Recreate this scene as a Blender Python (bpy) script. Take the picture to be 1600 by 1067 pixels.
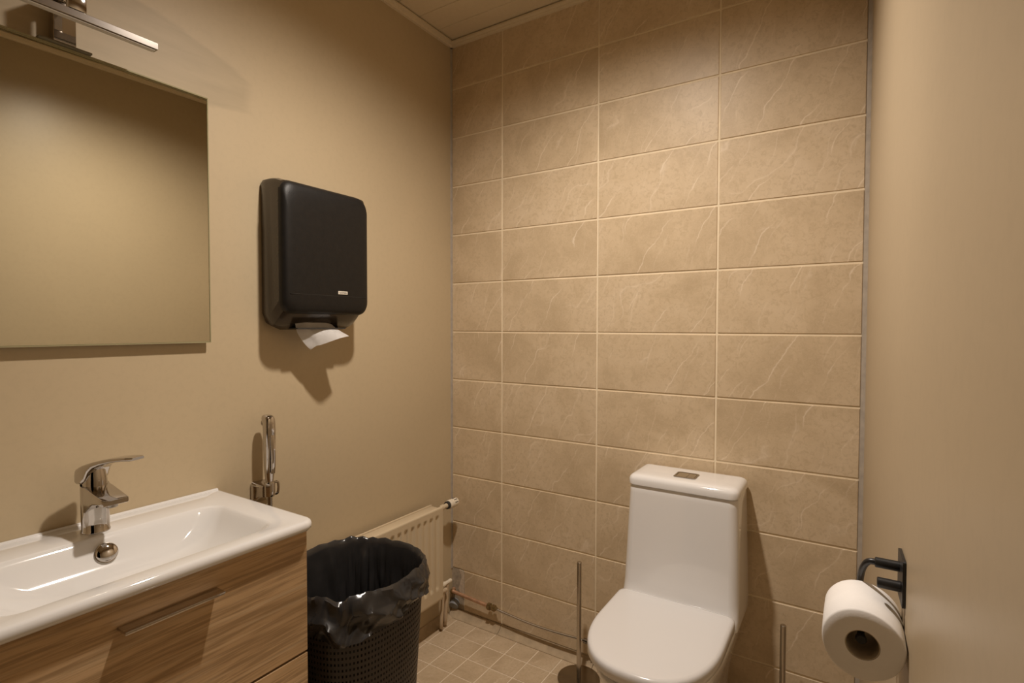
import bpy, bmesh, math, random
from mathutils import Vector, Matrix, noise
random.seed(7)
PI = math.pi
for o in list(bpy.data.objects): bpy.data.objects.remove(o)
scene = bpy.context.scene
COL = scene.collection

# ---------------------------------------------------------------- camera, world, exposure
def setup_camera():
    yaw, pitch, roll = 0.5682, 0.0281, 0.0020
    fwd = Vector((-math.sin(yaw)*math.cos(pitch), math.cos(yaw)*math.cos(pitch), -math.sin(pitch)))
    right = Vector((math.cos(yaw), math.sin(yaw), 0)); up = right.cross(fwd)
    r2 = right*math.cos(roll) + up*math.sin(roll); u2 = up*math.cos(roll) - right*math.sin(roll)
    cd = bpy.data.cameras.new('camera'); cam = bpy.data.objects.new('camera', cd); COL.objects.link(cam)
    cd.sensor_width = 36; cd.lens = 835.45/1600*36; cd.clip_start = 0.01
    m = Matrix((r2, u2, -fwd)).transposed().to_4x4()
    m.translation = (1.4095, -1.7399, 1.2064)
    cam.matrix_world = m
    scene.camera = cam
setup_camera()
w = bpy.data.worlds.new('world'); scene.world = w; w.use_nodes = True
w.node_tree.nodes['Background'].inputs[0].default_value = (0.9, 0.75, 0.6, 1)
w.node_tree.nodes['Background'].inputs[1].default_value = 0.0
vs = scene.view_settings
vs.view_transform = 'Standard'; vs.look = 'None'; vs.gamma = 1; vs.use_curve_mapping = False
vs.exposure = 0.0
LAMP = dict(pos=(0.81, -0.80, 2.340), power=90, color=(1.0, 0.89, 0.785), size=157, blend=1.0, radius=0.035)

# ---------------------------------------------------------------- materials
def srgb(r, g, b):
    f = lambda c: (c/255/12.92) if c/255 <= .04045 else ((c/255+.055)/1.055)**2.4
    return (f(r), f(g), f(b), 1)
class NT:
    def __init__(s, name):
        s.m = bpy.data.materials.new(name); s.m.use_nodes = True
        s.t = s.m.node_tree; s.b = s.t.nodes['Principled BSDF']
    def n(s, typ, **kw):
        nd = s.t.nodes.new(typ)
        for k, v in kw.items():
            if k.startswith('i_'):
                key = k[2:]; key = int(key) if key.isdigit() else key.replace('_', ' ')
                nd.inputs[key].default_value = v
            else: setattr(nd, k, v)
        return nd
    def l(s, a, b): s.t.links.new(a, b)
    def set(s, **kw):
        for k, v in kw.items(): s.b.inputs[k.replace('_', ' ')].default_value = v
        return s
    def coords(s, scale=(1, 1, 1), rot=(0, 0, 0), rnd=0.0, kind='Object'):
        tc = s.n('ShaderNodeTexCoord'); out = tc.outputs[kind]
        if rnd:
            oi = s.n('ShaderNodeObjectInfo'); mu = s.n('ShaderNodeMath', operation='MULTIPLY'); mu.inputs[1].default_value = rnd
            s.l(oi.outputs['Random'], mu.inputs[0])
            ad = s.n('ShaderNodeVectorMath', operation='ADD'); s.l(out, ad.inputs[0]); s.l(mu.outputs[0], ad.inputs[1]); out = ad.outputs[0]
        mp = s.n('ShaderNodeMapping'); mp.inputs['Scale'].default_value = scale; mp.inputs['Rotation'].default_value = rot
        s.l(out, mp.inputs['Vector']); return mp.outputs[0]
    def noise(s, vec, scale, detail=4, rough=.5, dist=0):
        nd = s.n('ShaderNodeTexNoise'); nd.inputs['Scale'].default_value = scale; nd.inputs['Detail'].default_value = detail
        nd.inputs['Roughness'].default_value = rough; nd.inputs['Distortion'].default_value = dist
        s.l(vec, nd.inputs['Vector']); return nd.outputs['Fac']
    def ramp(s, fac, stops):
        nd = s.n('ShaderNodeValToRGB'); e = nd.color_ramp.elements
        while len(e) < len(stops): e.new(.5)
        for i, (p, c) in enumerate(stops):
            e[i].position = p; e[i].color = c if len(c) == 4 else (*c, 1)
        s.l(fac, nd.inputs[0]); return nd.outputs[0]
    def mix(s, fac, a, b, typ='MIX'):
        nd = s.n('ShaderNodeMix', data_type='RGBA', blend_type=typ)
        for sock, v in ((nd.inputs[0], fac), (nd.inputs[6], a), (nd.inputs[7], b)):
            if hasattr(v, 'is_output'): s.l(v, sock)
            else: sock.default_value = v
        return nd.outputs[2]
    def bump(s, h, strength=.2, dist=.002):
        nd = s.n('ShaderNodeBump'); nd.inputs['Strength'].default_value = strength; nd.inputs['Distance'].default_value = dist
        s.l(h, nd.inputs['Height']); s.l(nd.outputs[0], s.b.inputs['Normal'])
    def color(s, c): s.l(c, s.b.inputs['Base Color'])
def g(v): return (v, v, v, 1)
M = {}
def plain(name, col, rough=.5, metal=0, var=.06, scale=30, bump=0, coat=0, **kw):
    t = NT(name); t.set(Roughness=rough, Metallic=metal, Coat_Weight=coat, **kw)
    v = t.coords(); f = t.noise(v, scale, 3)
    a = tuple(c*(1-var) for c in col[:3])+(1,); b = tuple(min(1, c*(1+var)) for c in col[:3])+(1,)
    t.color(t.ramp(f, [(.3, a), (.7, b)]))
    if bump: t.bump(t.noise(v, scale*6, 2), bump, .001)
    M[name] = t.m; return t.m
def stone(name, base, dark, light, vein, rnd=40.0, s=1.0, rough=.42, vert=2):
    t = NT(name); t.set(Roughness=rough); t.b.inputs['Specular IOR Level'].default_value = .35
    v = t.coords(rnd=rnd)
    big = t.noise(v, 5*s, 5, .6, .6)
    col = t.ramp(big, [(.30, dark), (.5, base), (.72, light)])
    fine = t.noise(v, 70*s, 4, .65, .8)
    col = t.mix(t.ramp(fine, [(.36, g(.60)), (.52, g(0))]), col, dark)
    fine2 = t.noise(v, 40*s, 5, .6, 2.2)
    rid = t.ramp(fine2, [(.47, g(0)), (.5, g(.35)), (.53, g(0))])
    col = t.mix(rid, col, light)
    # long thin diagonal veins: broken, wandering lines
    sx = t.n('ShaderNodeSeparateXYZ'); t.l(v, sx.inputs[0])
    def fma(a, k, c):
        nd = t.n('ShaderNodeMath', operation='MULTIPLY_ADD'); t.l(a, nd.inputs[0]); nd.inputs[1].default_value = k
        if hasattr(c, 'is_output'): t.l(c, nd.inputs[2])
        else: nd.inputs[2].default_value = c
        return nd.outputs[0]
    hor = sx.outputs[0]; ver = sx.outputs[vert]
    for ang, per, wob, wid, amp, ms, th0 in ((60, .115, .55, .010, .62, 6.0, .47), (47, .17, .8, .014, .36, 5.0, .47), (72, .075, .7, .018, .26, 8.0, .50)):
        a = math.radians(ang)
        u = fma(hor, math.sin(a)/per*s, fma(ver, -math.cos(a)/per*s, .37*ang))
        u = fma(t.noise(v, 6*s, 2), wob*1.6, u); u = fma(t.noise(v, 30*s, 3), .16, u)
        pp = t.n('ShaderNodeMath', operation='PINGPONG'); t.l(u, pp.inputs[0]); pp.inputs[1].default_value = .5
        line = t.ramp(pp.outputs[0], [(0, g(amp)), (wid, g(amp*.35)), (wid*2.6, g(0))])
        msk = t.ramp(t.noise(v, ms*s, 3, .6), [(th0, g(0)), (th0+.10, g(1))])
        col = t.mix(t.mix(1.0, line, msk, 'MULTIPLY'), col, vein)
    t.color(col)
    t.bump(fine, .12, .0012)
    M[name] = t.m
stone('wall_tile', (.655, .515, .340, 1), (.535, .410, .258, 1), (.715, .575, .400, 1), (.92, .79, .63, 1))
stone('floor_tile', (.575, .445, .295, 1), (.47, .355, .225, 1), (.63, .50, .345, 1), (.80, .67, .52, 1), s=1.5, vert=1)
def grout(name, col):
    t = NT(name); t.set(Roughness=.85); v = t.coords(); f = t.noise(v, 14, 5)
    t.color(t.ramp(f, [(.3, tuple(c*.86 for c in col)), (.7, col)])); t.bump(t.noise(v, 300, 3), .3, .001); M[name] = t.m
grout('grout', (.93, .79, .57)); grout('floor_grout', (.86, .73, .56))
def paint(name, col, rough=.5, patch=False):
    t = NT(name); t.set(Roughness=rough); t.b.inputs['Specular IOR Level'].default_value = .4
    v = t.coords(); f = t.noise(v, 1.6, 4, .5, .3)
    c1 = tuple(c*.955 for c in col)+(1,); c2 = tuple(c*1.035 for c in col)+(1,)
    c = t.ramp(f, [(.3, c1), (.7, c2)])
    sp = t.noise(v, 60, 4, .6); c = t.mix(t.ramp(sp, [(.40, g(.12)), (.5, g(0))]), c, tuple(q*.8 for q in col)+(1,))
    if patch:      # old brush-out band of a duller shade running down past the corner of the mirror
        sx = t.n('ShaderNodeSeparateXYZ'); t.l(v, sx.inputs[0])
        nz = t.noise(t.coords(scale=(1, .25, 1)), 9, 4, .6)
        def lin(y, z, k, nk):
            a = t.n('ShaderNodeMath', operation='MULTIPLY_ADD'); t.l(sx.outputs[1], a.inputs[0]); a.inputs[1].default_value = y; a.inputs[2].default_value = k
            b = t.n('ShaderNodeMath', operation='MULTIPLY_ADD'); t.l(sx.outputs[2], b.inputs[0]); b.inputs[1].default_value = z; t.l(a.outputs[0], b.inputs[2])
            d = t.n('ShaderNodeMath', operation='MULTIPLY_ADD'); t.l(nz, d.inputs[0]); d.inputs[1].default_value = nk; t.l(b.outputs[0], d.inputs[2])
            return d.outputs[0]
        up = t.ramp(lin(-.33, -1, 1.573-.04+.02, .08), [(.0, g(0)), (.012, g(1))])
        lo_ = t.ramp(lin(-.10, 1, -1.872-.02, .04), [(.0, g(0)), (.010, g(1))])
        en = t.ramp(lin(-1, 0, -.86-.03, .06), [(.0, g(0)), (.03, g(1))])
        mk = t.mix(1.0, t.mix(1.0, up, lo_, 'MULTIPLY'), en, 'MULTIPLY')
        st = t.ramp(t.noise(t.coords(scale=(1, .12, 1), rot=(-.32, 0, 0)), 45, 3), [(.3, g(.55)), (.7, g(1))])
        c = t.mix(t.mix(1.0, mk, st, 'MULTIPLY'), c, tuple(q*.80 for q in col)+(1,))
    t.color(c); t.bump(t.noise(v, 26, 4, .55), .10, .0015)
    M[name] = t.m
paint('wall_paint', (.555, .446, .288), patch=True)
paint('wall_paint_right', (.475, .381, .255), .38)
paint('ceiling_paint', (.74, .63, .46), .5)
paint('door_paint', (.62, .52, .38), .4)
plain('ceramic', (.86, .85, .84), .07, coat=.5, var=.01, scale=4)
plain('basin_ceramic', (.77, .76, .745), .07, coat=.5, var=.01, scale=4)
plain('seat_plastic', (.79, .78, .775), .16, var=.01, scale=4)
plain('chrome', (.56, .53, .50), .06, 1, .02)
plain('satin_chrome', (.38, .35, .32), .17, 1, .04)
plain('steel', (.50, .46, .41), .22, 1, .05)
plain('dark_steel', (.36, .31, .24), .22, 1, .05)
plain('black_plastic', (.010, .0088, .0078), .46, var=.15, scale=60, bump=.25)
plain('smoked_plastic', (.040, .030, .021), .22, var=.1, scale=20, coat=.2)
plain('black_metal', (.014, .014, .015), .38, var=.2, scale=40)
M['black_plastic'].node_tree.nodes['Principled BSDF'].inputs['Specular IOR Level'].default_value = .32
plain('bin_plastic', (.034, .028, .024), .42, var=.15, scale=60)
plain('bag_film', (.030, .0285, .028), .22, var=.15, scale=20)
plain('radiator_enamel', (.62, .51, .35), .35, var=.03, scale=8)
plain('valve_white', (.78, .70, .56), .4, var=.04)
plain('rubber', (.03, .027, .024), .6)
plain('copper', (.60, .36, .22), .38, .55, .18, 60, .2)
plain('old_brass', (.25, .17, .07), .5, .7, .3, 120, .5)
plain('pipe_enamel', (.55, .43, .29), .45, var=.08, scale=50, bump=.2)
plain('plaster', (.42, .36, .28), .9, var=.22, scale=60, bump=.6)
plain('rough_plaster', (.62, .52, .40), .9, var=.2, scale=90, bump=.6)
plain('grey_pvc', (.26, .27, .28), .5, var=.08)
plain('cove_mortar', (.47, .36, .23), .7, var=.12, scale=40, bump=.3)
plain('sealant', (.40, .35, .29), .5, var=.12, scale=40)
plain('paper', (.88, .86, .84), .9, var=.015, scale=60, bump=.15)
plain('card', (.46, .38, .28), .9, var=.08, scale=60)
plain('badge', (.72, .66, .56), .4)
plain('ink', (.03, .03, .03), .5)
plain('cabinet_carcass', (.42, .28, .14), .5, var=.1, scale=12)
plain('mirror_back', (.18, .16, .11), .5)
plain('glass_edge', (.38, .34, .20), .15, var=.05)
plain('lens', (.9, .88, .84), .3)
t = NT('mirror_silver'); t.set(Metallic=1.0, Roughness=.012); v = t.coords()
t.color(t.ramp(t.noise(v, 2, 2), [(.3, (.79, .79, .70, 1)), (.7, (.81, .81, .72, 1))])); M['mirror_silver'] = t.m
def wood(name):
    t = NT(name); t.set(Roughness=.42); t.b.inputs['Specular IOR Level'].default_value = .4
    v = t.coords(scale=(1, .035, 1), rnd=9.0)
    big = t.noise(t.coords(scale=(1, .09, 1), rnd=9.0), 13, 4, .5, .35)
    c = t.ramp(big, [(.25, (.36, .225, .105, 1)), (.42, (.51, .335, .175, 1)), (.55, (.60, .405, .22, 1)), (.75, (.69, .49, .29, 1))])
    fine = t.noise(v, 170, 3, .6, .1)
    c = t.mix(t.ramp(fine, [(.40, g(.62)), (.56, g(0))]), c, (.25, .155, .072, 1))
    fine2 = t.noise(v, 70, 3, .55, .15)
    c = t.mix(t.ramp(fine2, [(.53, g(0)), (.66, g(.40))]), c, (.68, .51, .32, 1))
    t.color(c); t.bump(fine, .15, .0008); M[name] = t.m
wood('oak')
t = NT('lamp_lens'); t.set(Roughness=.4); t.color(t.ramp(t.noise(t.coords(), 5), [(.3, (1, .9, .75, 1)), (.7, (1, .92, .78, 1))]))
t.b.inputs['Emission Color'].default_value = (1, .83, .67, 1); t.b.inputs['Emission Strength'].default_value = 12; M['lamp_lens'] = t.m
t = NT('diffuser'); t.set(Roughness=.45); t.color(t.ramp(t.noise(t.coords(), 20), [(.3, (.6, .56, .5, 1)), (.7, (.63, .59, .52, 1))])); M['diffuser'] = t.m

# ---------------------------------------------------------------- geometry helpers (all in world coordinates)
def box(bm, x0, x1, y0, y1, z0, z1, bev=0, seg=2):
    r = bmesh.ops.create_cube(bm, size=1)
    vsx = r['verts']
    bmesh.ops.scale(bm, vec=(x1-x0, y1-y0, z1-z0), verts=vsx)
    bmesh.ops.translate(bm, vec=((x0+x1)/2, (y0+y1)/2, (z0+z1)/2), verts=vsx)
    if bev:
        es = list({e for v in vsx for e in v.link_edges})
        bmesh.ops.bevel(bm, geom=es, offset=bev, segments=seg, affect='EDGES', profile=.5)
    return bm
def B(*a, **k): return box(bmesh.new(), *a, **k)
def loft(bm, rings, cap0=True, cap1=True, closed=True):
    V = [[bm.verts.new(p) for p in r] for r in rings]
    n = len(V[0])
    for i in range(len(V)-1):
        for j in range(n if closed else n-1):
            bm.faces.new((V[i][j], V[i][(j+1) % n], V[i+1][(j+1) % n], V[i+1][j]))
    if cap0: bm.faces.new(V[0][::-1])
    if cap1: bm.faces.new(V[-1])
    return bm
def tube(bm, pts, r, n=12, cap=True):
    pts = [Vector(p) for p in pts]; rings = []
    rs = r if isinstance(r, (list, tuple)) else [r]*len(pts)
    prev = None
    for i, p in enumerate(pts):
        d = (pts[min(i+1, len(pts)-1)] - pts[max(i-1, 0)]).normalized()
        if prev is None:
            a = Vector((0, 0, 1)) if abs(d.z) < .9 else Vector((1, 0, 0)); u = d.cross(a).normalized()
        else: u = (prev - d*prev.dot(d)).normalized()
        prev = u; v = d.cross(u)
        rings.append([p + (u*math.cos(2*PI*k/n) + v*math.sin(2*PI*k/n))*rs[i] for k in range(n)])
    return loft(bm, rings, cap, cap)
def smooth_path(pts, sub=8):
    P = [Vector(p) for p in pts]; out = []
    for i in range(len(P)-1):
        p0, p1, p2, p3 = P[max(i-1, 0)], P[i], P[i+1], P[min(i+2, len(P)-1)]
        for k in range(sub):
            t_ = k/sub; out.append(.5*((2*p1)+(p2-p0)*t_+(2*p0-5*p1+4*p2-p3)*t_**2+(3*p1-p0-3*p2+p3)*t_**3))
    out.append(P[-1]); return out
def lathe(bm, prof, centre, axis='z', n=32):
    """prof: (radius, height) pairs along axis from centre"""
    c = Vector(centre); rings = []
    ax = {'x': (Vector((1, 0, 0)), Vector((0, 1, 0)), Vector((0, 0, 1))), 'y': (Vector((0, 1, 0)), Vector((0, 0, 1)), Vector((1, 0, 0))),
          'z': (Vector((0, 0, 1)), Vector((1, 0, 0)), Vector((0, 1, 0)))}[axis]
    for r, h in prof:
        rings.append([c + ax[0]*h + (ax[1]*math.cos(2*PI*k/n)+ax[2]*math.sin(2*PI*k/n))*max(r, 1e-5) for k in range(n)])
    return loft(bm, rings)
def rrect(u0, u1, v0, v1, r, n=6):
    """rounded rectangle outline, r may be (r_u0v0, r_u1v0, r_u1v1, r_u0v1)"""
    rr = r if isinstance(r, (list, tuple)) else (r,)*4
    out = []
    for (cu, cv, a0, q) in ((u0+rr[0], v0+rr[0], PI, rr[0]), (u1-rr[1], v0+rr[1], 1.5*PI, rr[1]), (u1-rr[2], v1-rr[2], 0, rr[2]), (u0+rr[3], v1-rr[3], .5*PI, rr[3])):
        for k in range(n+1):
            a = a0 + .5*PI*k/n; out.append((cu+q*math.cos(a), cv+q*math.sin(a)))
    return out
def obj(name, bm, mat, parent=None, origin=None, ang=35, smooth=True):
    """link a bmesh (built in world coordinates) as one mesh object"""
    bmesh.ops.recalc_face_normals(bm, faces=bm.faces)
    if parent is not None:
        w_ = Vector(parent['_o']); loc = Vector((0, 0, 0))
    else:
        if origin is None:
            xs = [v.co for v in bm.verts]
            origin = ((min(c.x for c in xs)+max(c.x for c in xs))/2, (min(c.y for c in xs)+max(c.y for c in xs))/2, min(c.z for c in xs))
        w_ = Vector(origin); loc = w_
    bmesh.ops.translate(bm, vec=-w_, verts=bm.verts)
    me = bpy.data.meshes.new(name); bm.to_mesh(me); bm.free()
    if smooth:
        for p in me.polygons: p.use_smooth = True
        me.set_sharp_from_angle(angle=math.radians(ang))
    o = bpy.data.objects.new(name, me); COL.objects.link(o)
    o.location = loc; me.materials.append(M[mat])
    if parent is not None: o.parent = parent
    o['_o'] = tuple(w_)
    return o
def thing(name, label, cat, loc, group=None):
    o = bpy.data.objects.new(name, None); COL.objects.link(o); o.location = loc; o.empty_display_size = .05
    o['_o'] = tuple(loc); o['label'] = label; o['category'] = cat
    if group: o['group'] = group
    return o
def tag(o, label, cat, group=None, kind=None):
    o['label'] = label; o['category'] = cat
    if group: o['group'] = group
    if kind: o['kind'] = kind
    return o
def struct(o, label, cat): return tag(o, label, cat, kind='structure')

# ---------------------------------------------------------------- room shell
RX = 1.439                      # right corner
SK = 0.035                      # right wall is a little out of square
YF = -2.10                      # wall behind the camera
ZC = 2.362
def rx(y): return RX - SK*y
wl = struct(obj('wall_left', B(-.10, 0, YF-.1, .1, -.05, ZC+.1), 'wall_paint', origin=(0, 0, 0)), 'plain satin olive-beige painted wall behind the mirror and basin', 'wall')
bm = bmesh.new()
loft(bm, [[(rx(.1), .1, z), (rx(.1)+.1, .1, z), (rx(YF-.1)+.1, YF-.1, z), (rx(YF-.1), YF-.1, z)] for z in (-.05, ZC+.1)])
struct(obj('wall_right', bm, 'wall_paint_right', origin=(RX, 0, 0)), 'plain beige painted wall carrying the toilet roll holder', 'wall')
wb = struct(obj('wall_back', B(-.1, RX+.1, .0022, .1, -.05, ZC+.1), 'grout', origin=(0, 0, 0)), 'wall of large beige marbled tiles behind the toilet', 'wall')
fl = struct(obj('floor', B(-.1, 1.62, YF-.1, .1, -.06, -.0015), 'floor_grout', origin=(0, 0, 0)), 'floor of small square beige tiles with pale grout', 'floor')
ce = struct(obj('ceiling', B(-.1, 1.62, YF-.1, .1, ZC+.012, ZC+.08), 'ceiling_paint', origin=(0, 0, ZC)), 'panelled beige ceiling of narrow boards', 'ceiling')
wf = struct(obj('wall_front', B(-.1, .50, YF-.1, YF, -.05, ZC+.1), 'wall_paint', origin=(0, YF, 0)), 'painted wall beside the open doorway behind the viewpoint', 'wall')
obj('lintel', B(.50, 1.62, YF-.1, YF, 2.06, ZC+.1), 'wall_paint', wf)
# open doorway behind the viewpoint
dr = struct(obj('door_1', B(.50, .54, YF-.1, YF+.012, 0, 2.06, bev=.003), 'door_paint'), 'frame of the open doorway behind the viewpoint', 'door')
obj('door_frame', B(1.40, 1.44, YF-.1, YF+.012, 0, 2.06, bev=.003), 'door_paint', dr)
obj('door_frame', B(.54, 1.40, YF-.1, YF+.012, 2.02, 2.06, bev=.003), 'door_paint', dr)
obj('threshold', B(.54, 1.40, YF-.1, YF-.002, -.002, .012, bev=.003), 'satin_chrome', dr)
obj('side_piece', B(1.44, 1.62, YF-.1, YF, -.05, 2.06), 'wall_paint', wf)
# ceiling boards
PW = .108; k = 0; y = -.001
while y > YF:
    y1 = max(y-PW, YF)
    obj('board', B(.0, 1.52, y1+.0008, y-.0008, ZC, ZC+.012, bev=.0014, seg=1), 'ceiling_paint', ce, smooth=False)
    y -= PW
# ceiling trims: a flat moulding with a small step
def trim(n, p0, p1, inward, label):
    p0 = Vector(p0); p1 = Vector(p1); i = Vector(inward)
    prof = [(0, -.0005), (0, -.020), (.010, -.020), (.012, -.016), (.013, -.012), (.026, -.010), (.026, -.0045), (.014, -.0045), (.014, -.0005)]
    bm = bmesh.new(); loft(bm, [[p + i*a + Vector((0, 0, b)) for a, b in prof] for p in (p0, p1)])
    struct(obj('trim_%d' % n, bm, 'ceiling_paint', smooth=False), label, 'trim')
trim(1, (0, 0, ZC), (RX, 0, ZC), (0, -1, 0), 'ceiling moulding along the tiled wall')
trim(2, (0, 0, ZC), (0, YF, ZC), (1, 0, 0), 'ceiling moulding along the painted wall with the mirror')
trim(3, (rx(0), 0, ZC), (rx(YF), YF, ZC), (-1, 0, 0), 'ceiling moulding along the wall with the roll holder')
# corner sealant beads
bm = bmesh.new(); loft(bm, [[(0, .002, z), (.0, -.006, z), (.0025, -.004, z), (.005, .002, z)] for z in (.19, .8, 1.5, ZC-.02)])
struct(obj('trim_4', bm, 'sealant'), 'grey sealant bead between tiles and painted wall by the radiator', 'trim')
bm = bmesh.new(); loft(bm, [[(RX-.0105, .002, z), (RX-.009, -.003, z), (RX-.002, -.007, z), (RX+.001, -.010, z), (RX+.004, .002, z)] for z in (.03, .8, 1.5, ZC-.02)])
struct(obj('trim_5', bm, 'sealant'), 'grey sealant bead beside the wall with the roll holder', 'trim')
# wall tiles, 400 x 198 mm
X1, ZA, TH, TWD, G = .2519, 2.1749, .19807, .4, .0060
cols = [(0.004, X1), (X1, X1+TWD), (X1+TWD, X1+2*TWD), (X1+2*TWD, RX-.008)]
rows = [(ZA, ZC-.010)] + [(ZA-(i+1)*TH, ZA-i*TH) for i in range(11)]
cache = {}
def tile_mesh(name, sx, sy, sz, mat, bev):
    key = (name, round(sx, 4), round(sy, 4), round(sz, 4))
    if key not in cache:
        b = B(-sx/2, sx/2, -sy/2, sy/2, -sz/2, sz/2, bev=bev, seg=1)
        bmesh.ops.recalc_face_normals(b, faces=b.faces)
        me = bpy.data.meshes.new(name); b.to_mesh(me); b.free(); me.materials.append(M[mat]); cache[key] = me
    return cache[key]
for (z0, z1) in rows:
    for ci, (x0, x1) in enumerate(cols):
        z0b = z0
        if z0 < .02: z0b = .024
        if ci == 0 and z0 < .02: x0 = .064          # broken-off corner above the floor
        me = tile_mesh('tile', x1-x0-G, .008, z1-z0b-G, 'wall_tile', .0012)
        o = bpy.data.objects.new('tile', me); COL.objects.link(o); o.parent = wb
        o.location = ((x0+x1)/2, .004+random.uniform(-.0004, .0002), (z0b+z1)/2)
        o.rotation_euler = (random.uniform(-.0012, .0012), 0, random.uniform(-.0008, .0008))
# exposed wall where the corner tile is broken away
bm = bmesh.new()
P = [(.001, .020), (.064, .020), (.064, .192), (.050, .196), (.001, .196)]
loft(bm, [[(x, yy, z) for x, z in P] for yy in (.004, .0015)]); obj('mortar_patch', bm, 'plaster', wb)
bm = bmesh.new()
P = [(.036, .110), (.050, .086), (.066, .075), (.066, .190), (.040, .193), (.052, .160)]
loft(bm, [[(x, yy, z) for x, z in P] for yy in (.002, -.0005)]); obj('mortar_chip', bm, 'rough_plaster', wb)
# floor tiles
FP = .0965; fx0, fy0 = .1515-FP*2, -.1205+FP
for i in range(17):
    for j in range(22):
        xa, xb = fx0+i*FP, fx0+(i+1)*FP; yb, ya = fy0-j*FP, fy0-(j+1)*FP
        xa = max(xa, .022); yb = min(yb, -.032); ya = max(ya, YF); xb = min(xb, rx(ya)+.002)
        if xb-xa < .012 or yb-ya < .012: continue
        if i > 14 and False: continue
        me = tile_mesh('floor_tile', xb-xa-.004, yb-ya-.004, .006, 'floor_tile', .0008)
        o = bpy.data.objects.new('tile', me); COL.objects.link(o); o.parent = fl
        o.location = ((xa+xb)/2, (ya+yb)/2, -.003+random.uniform(-.0003, .0003)); o.rotation_euler = (random.uniform(-.002, .002), random.uniform(-.002, .002), 0)
# coved base tiles
def cove(name, axis, a, b, label, mat='cove_mortar', step=.4, first=None):
    prof = [(0, -.002), (.033, -.002), (.033, .001), (.024, .004), (.014, .010), (.008, .018), (.005, .024), (0, .025)]
    root = None; s0 = a; n = 0
    while s0 < b-.01:
        s1 = min(b, (first if (n == 0 and first) else s0+step)); bm = bmesh.new()
        if axis == 'x': loft(bm, [[(s, -d, z) for d, z in prof] for s in (s0+.001, s1-.001)])
        else: loft(bm, [[(d, -s, z) for d, z in prof] for s in (s0+.001, s1-.001)])
        if root is None:
            root = struct(obj(name, bm, mat), label, 'baseboard')
        else: obj('cove_tile', bm, mat, root)
        s0 = s1; n += 1
cove('baseboard_back', 'x', .002, RX-.003, 'coved base strip under the big wall tiles', first=X1)
cove('baseboard_left', 'y', .034, 2.09, 'coved base strip under the radiator wall')

# ---------------------------------------------------------------- ceiling downlight
def downlight():
    x, y, z = LAMP['pos']; zc = ZC
    e = thing('ceiling_downlight', 'round ceiling downlight that lights the room', 'lamp', (x, y, zc))
    bm = bmesh.new(); lathe(bm, [(.050, -.0005), (.056, -.003), (.056, -.006), (.044, -.008), (.040, -.004), (.040, -.0005)], (x, y, zc)); obj('trim_ring', bm, 'valve_white', e)
    bm = bmesh.new(); lathe(bm, [(.039, -.0005), (.039, -.003), (.036, -.005), (.0, -.005)], (x, y, zc)); obj('lens', bm, 'lamp_lens', e)
    ld = bpy.data.lights.new('downlight', 'SPOT'); ld.energy = LAMP['power']; ld.color = LAMP['color']
    ld.spot_size = math.radians(LAMP['size']); ld.spot_blend = LAMP['blend']; ld.shadow_soft_size = LAMP['radius']
    lo = bpy.data.objects.new('downlight_beam', ld); COL.objects.link(lo); lo.parent = e; lo.location = (0, 0, z-zc)
downlight()

# ---------------------------------------------------------------- vanity
YR, YL, ZR = -.974, -1.572, .7755
YCV = (YR+YL)/2
def vanity():
    e = thing('vanity_cabinet', 'oak-grained wall-hung vanity cabinet with drawers under the basin', 'cabinet', (.19, YCV, .20))
    x0, x1, y0, y1 = 0.001, .366, YL+.012, YR-.014
    bm = bmesh.new()
    box(bm, x0, x1, y0, y0+.016, .20, .750); box(bm, x0, x1, y1-.016, y1, .20, .750); box(bm, x0, x1, y0, y1, .20, .216); box(bm, x0, x0+.01, y0, y1, .2, .75)
    obj('carcass', bm, 'oak', e, smooth=False)
    for (za, zb, zh) in ((.4785, .7505, .704), (.200, .4735, .430)):
        d = obj('drawer', B(.3675, .3855, y0, y1, za, zb, bev=.0012, seg=1), 'oak', e, smooth=False)
        bm = bmesh.new(); ya, yb = -1.355, -1.190
        box(bm, .3845, .4165, ya, yb, zh-.0048, zh+.0010, bev=.0009, seg=2)
        obj('handle', bm, 'chrome', d, ang=30)
    return e
vanity()
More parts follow.
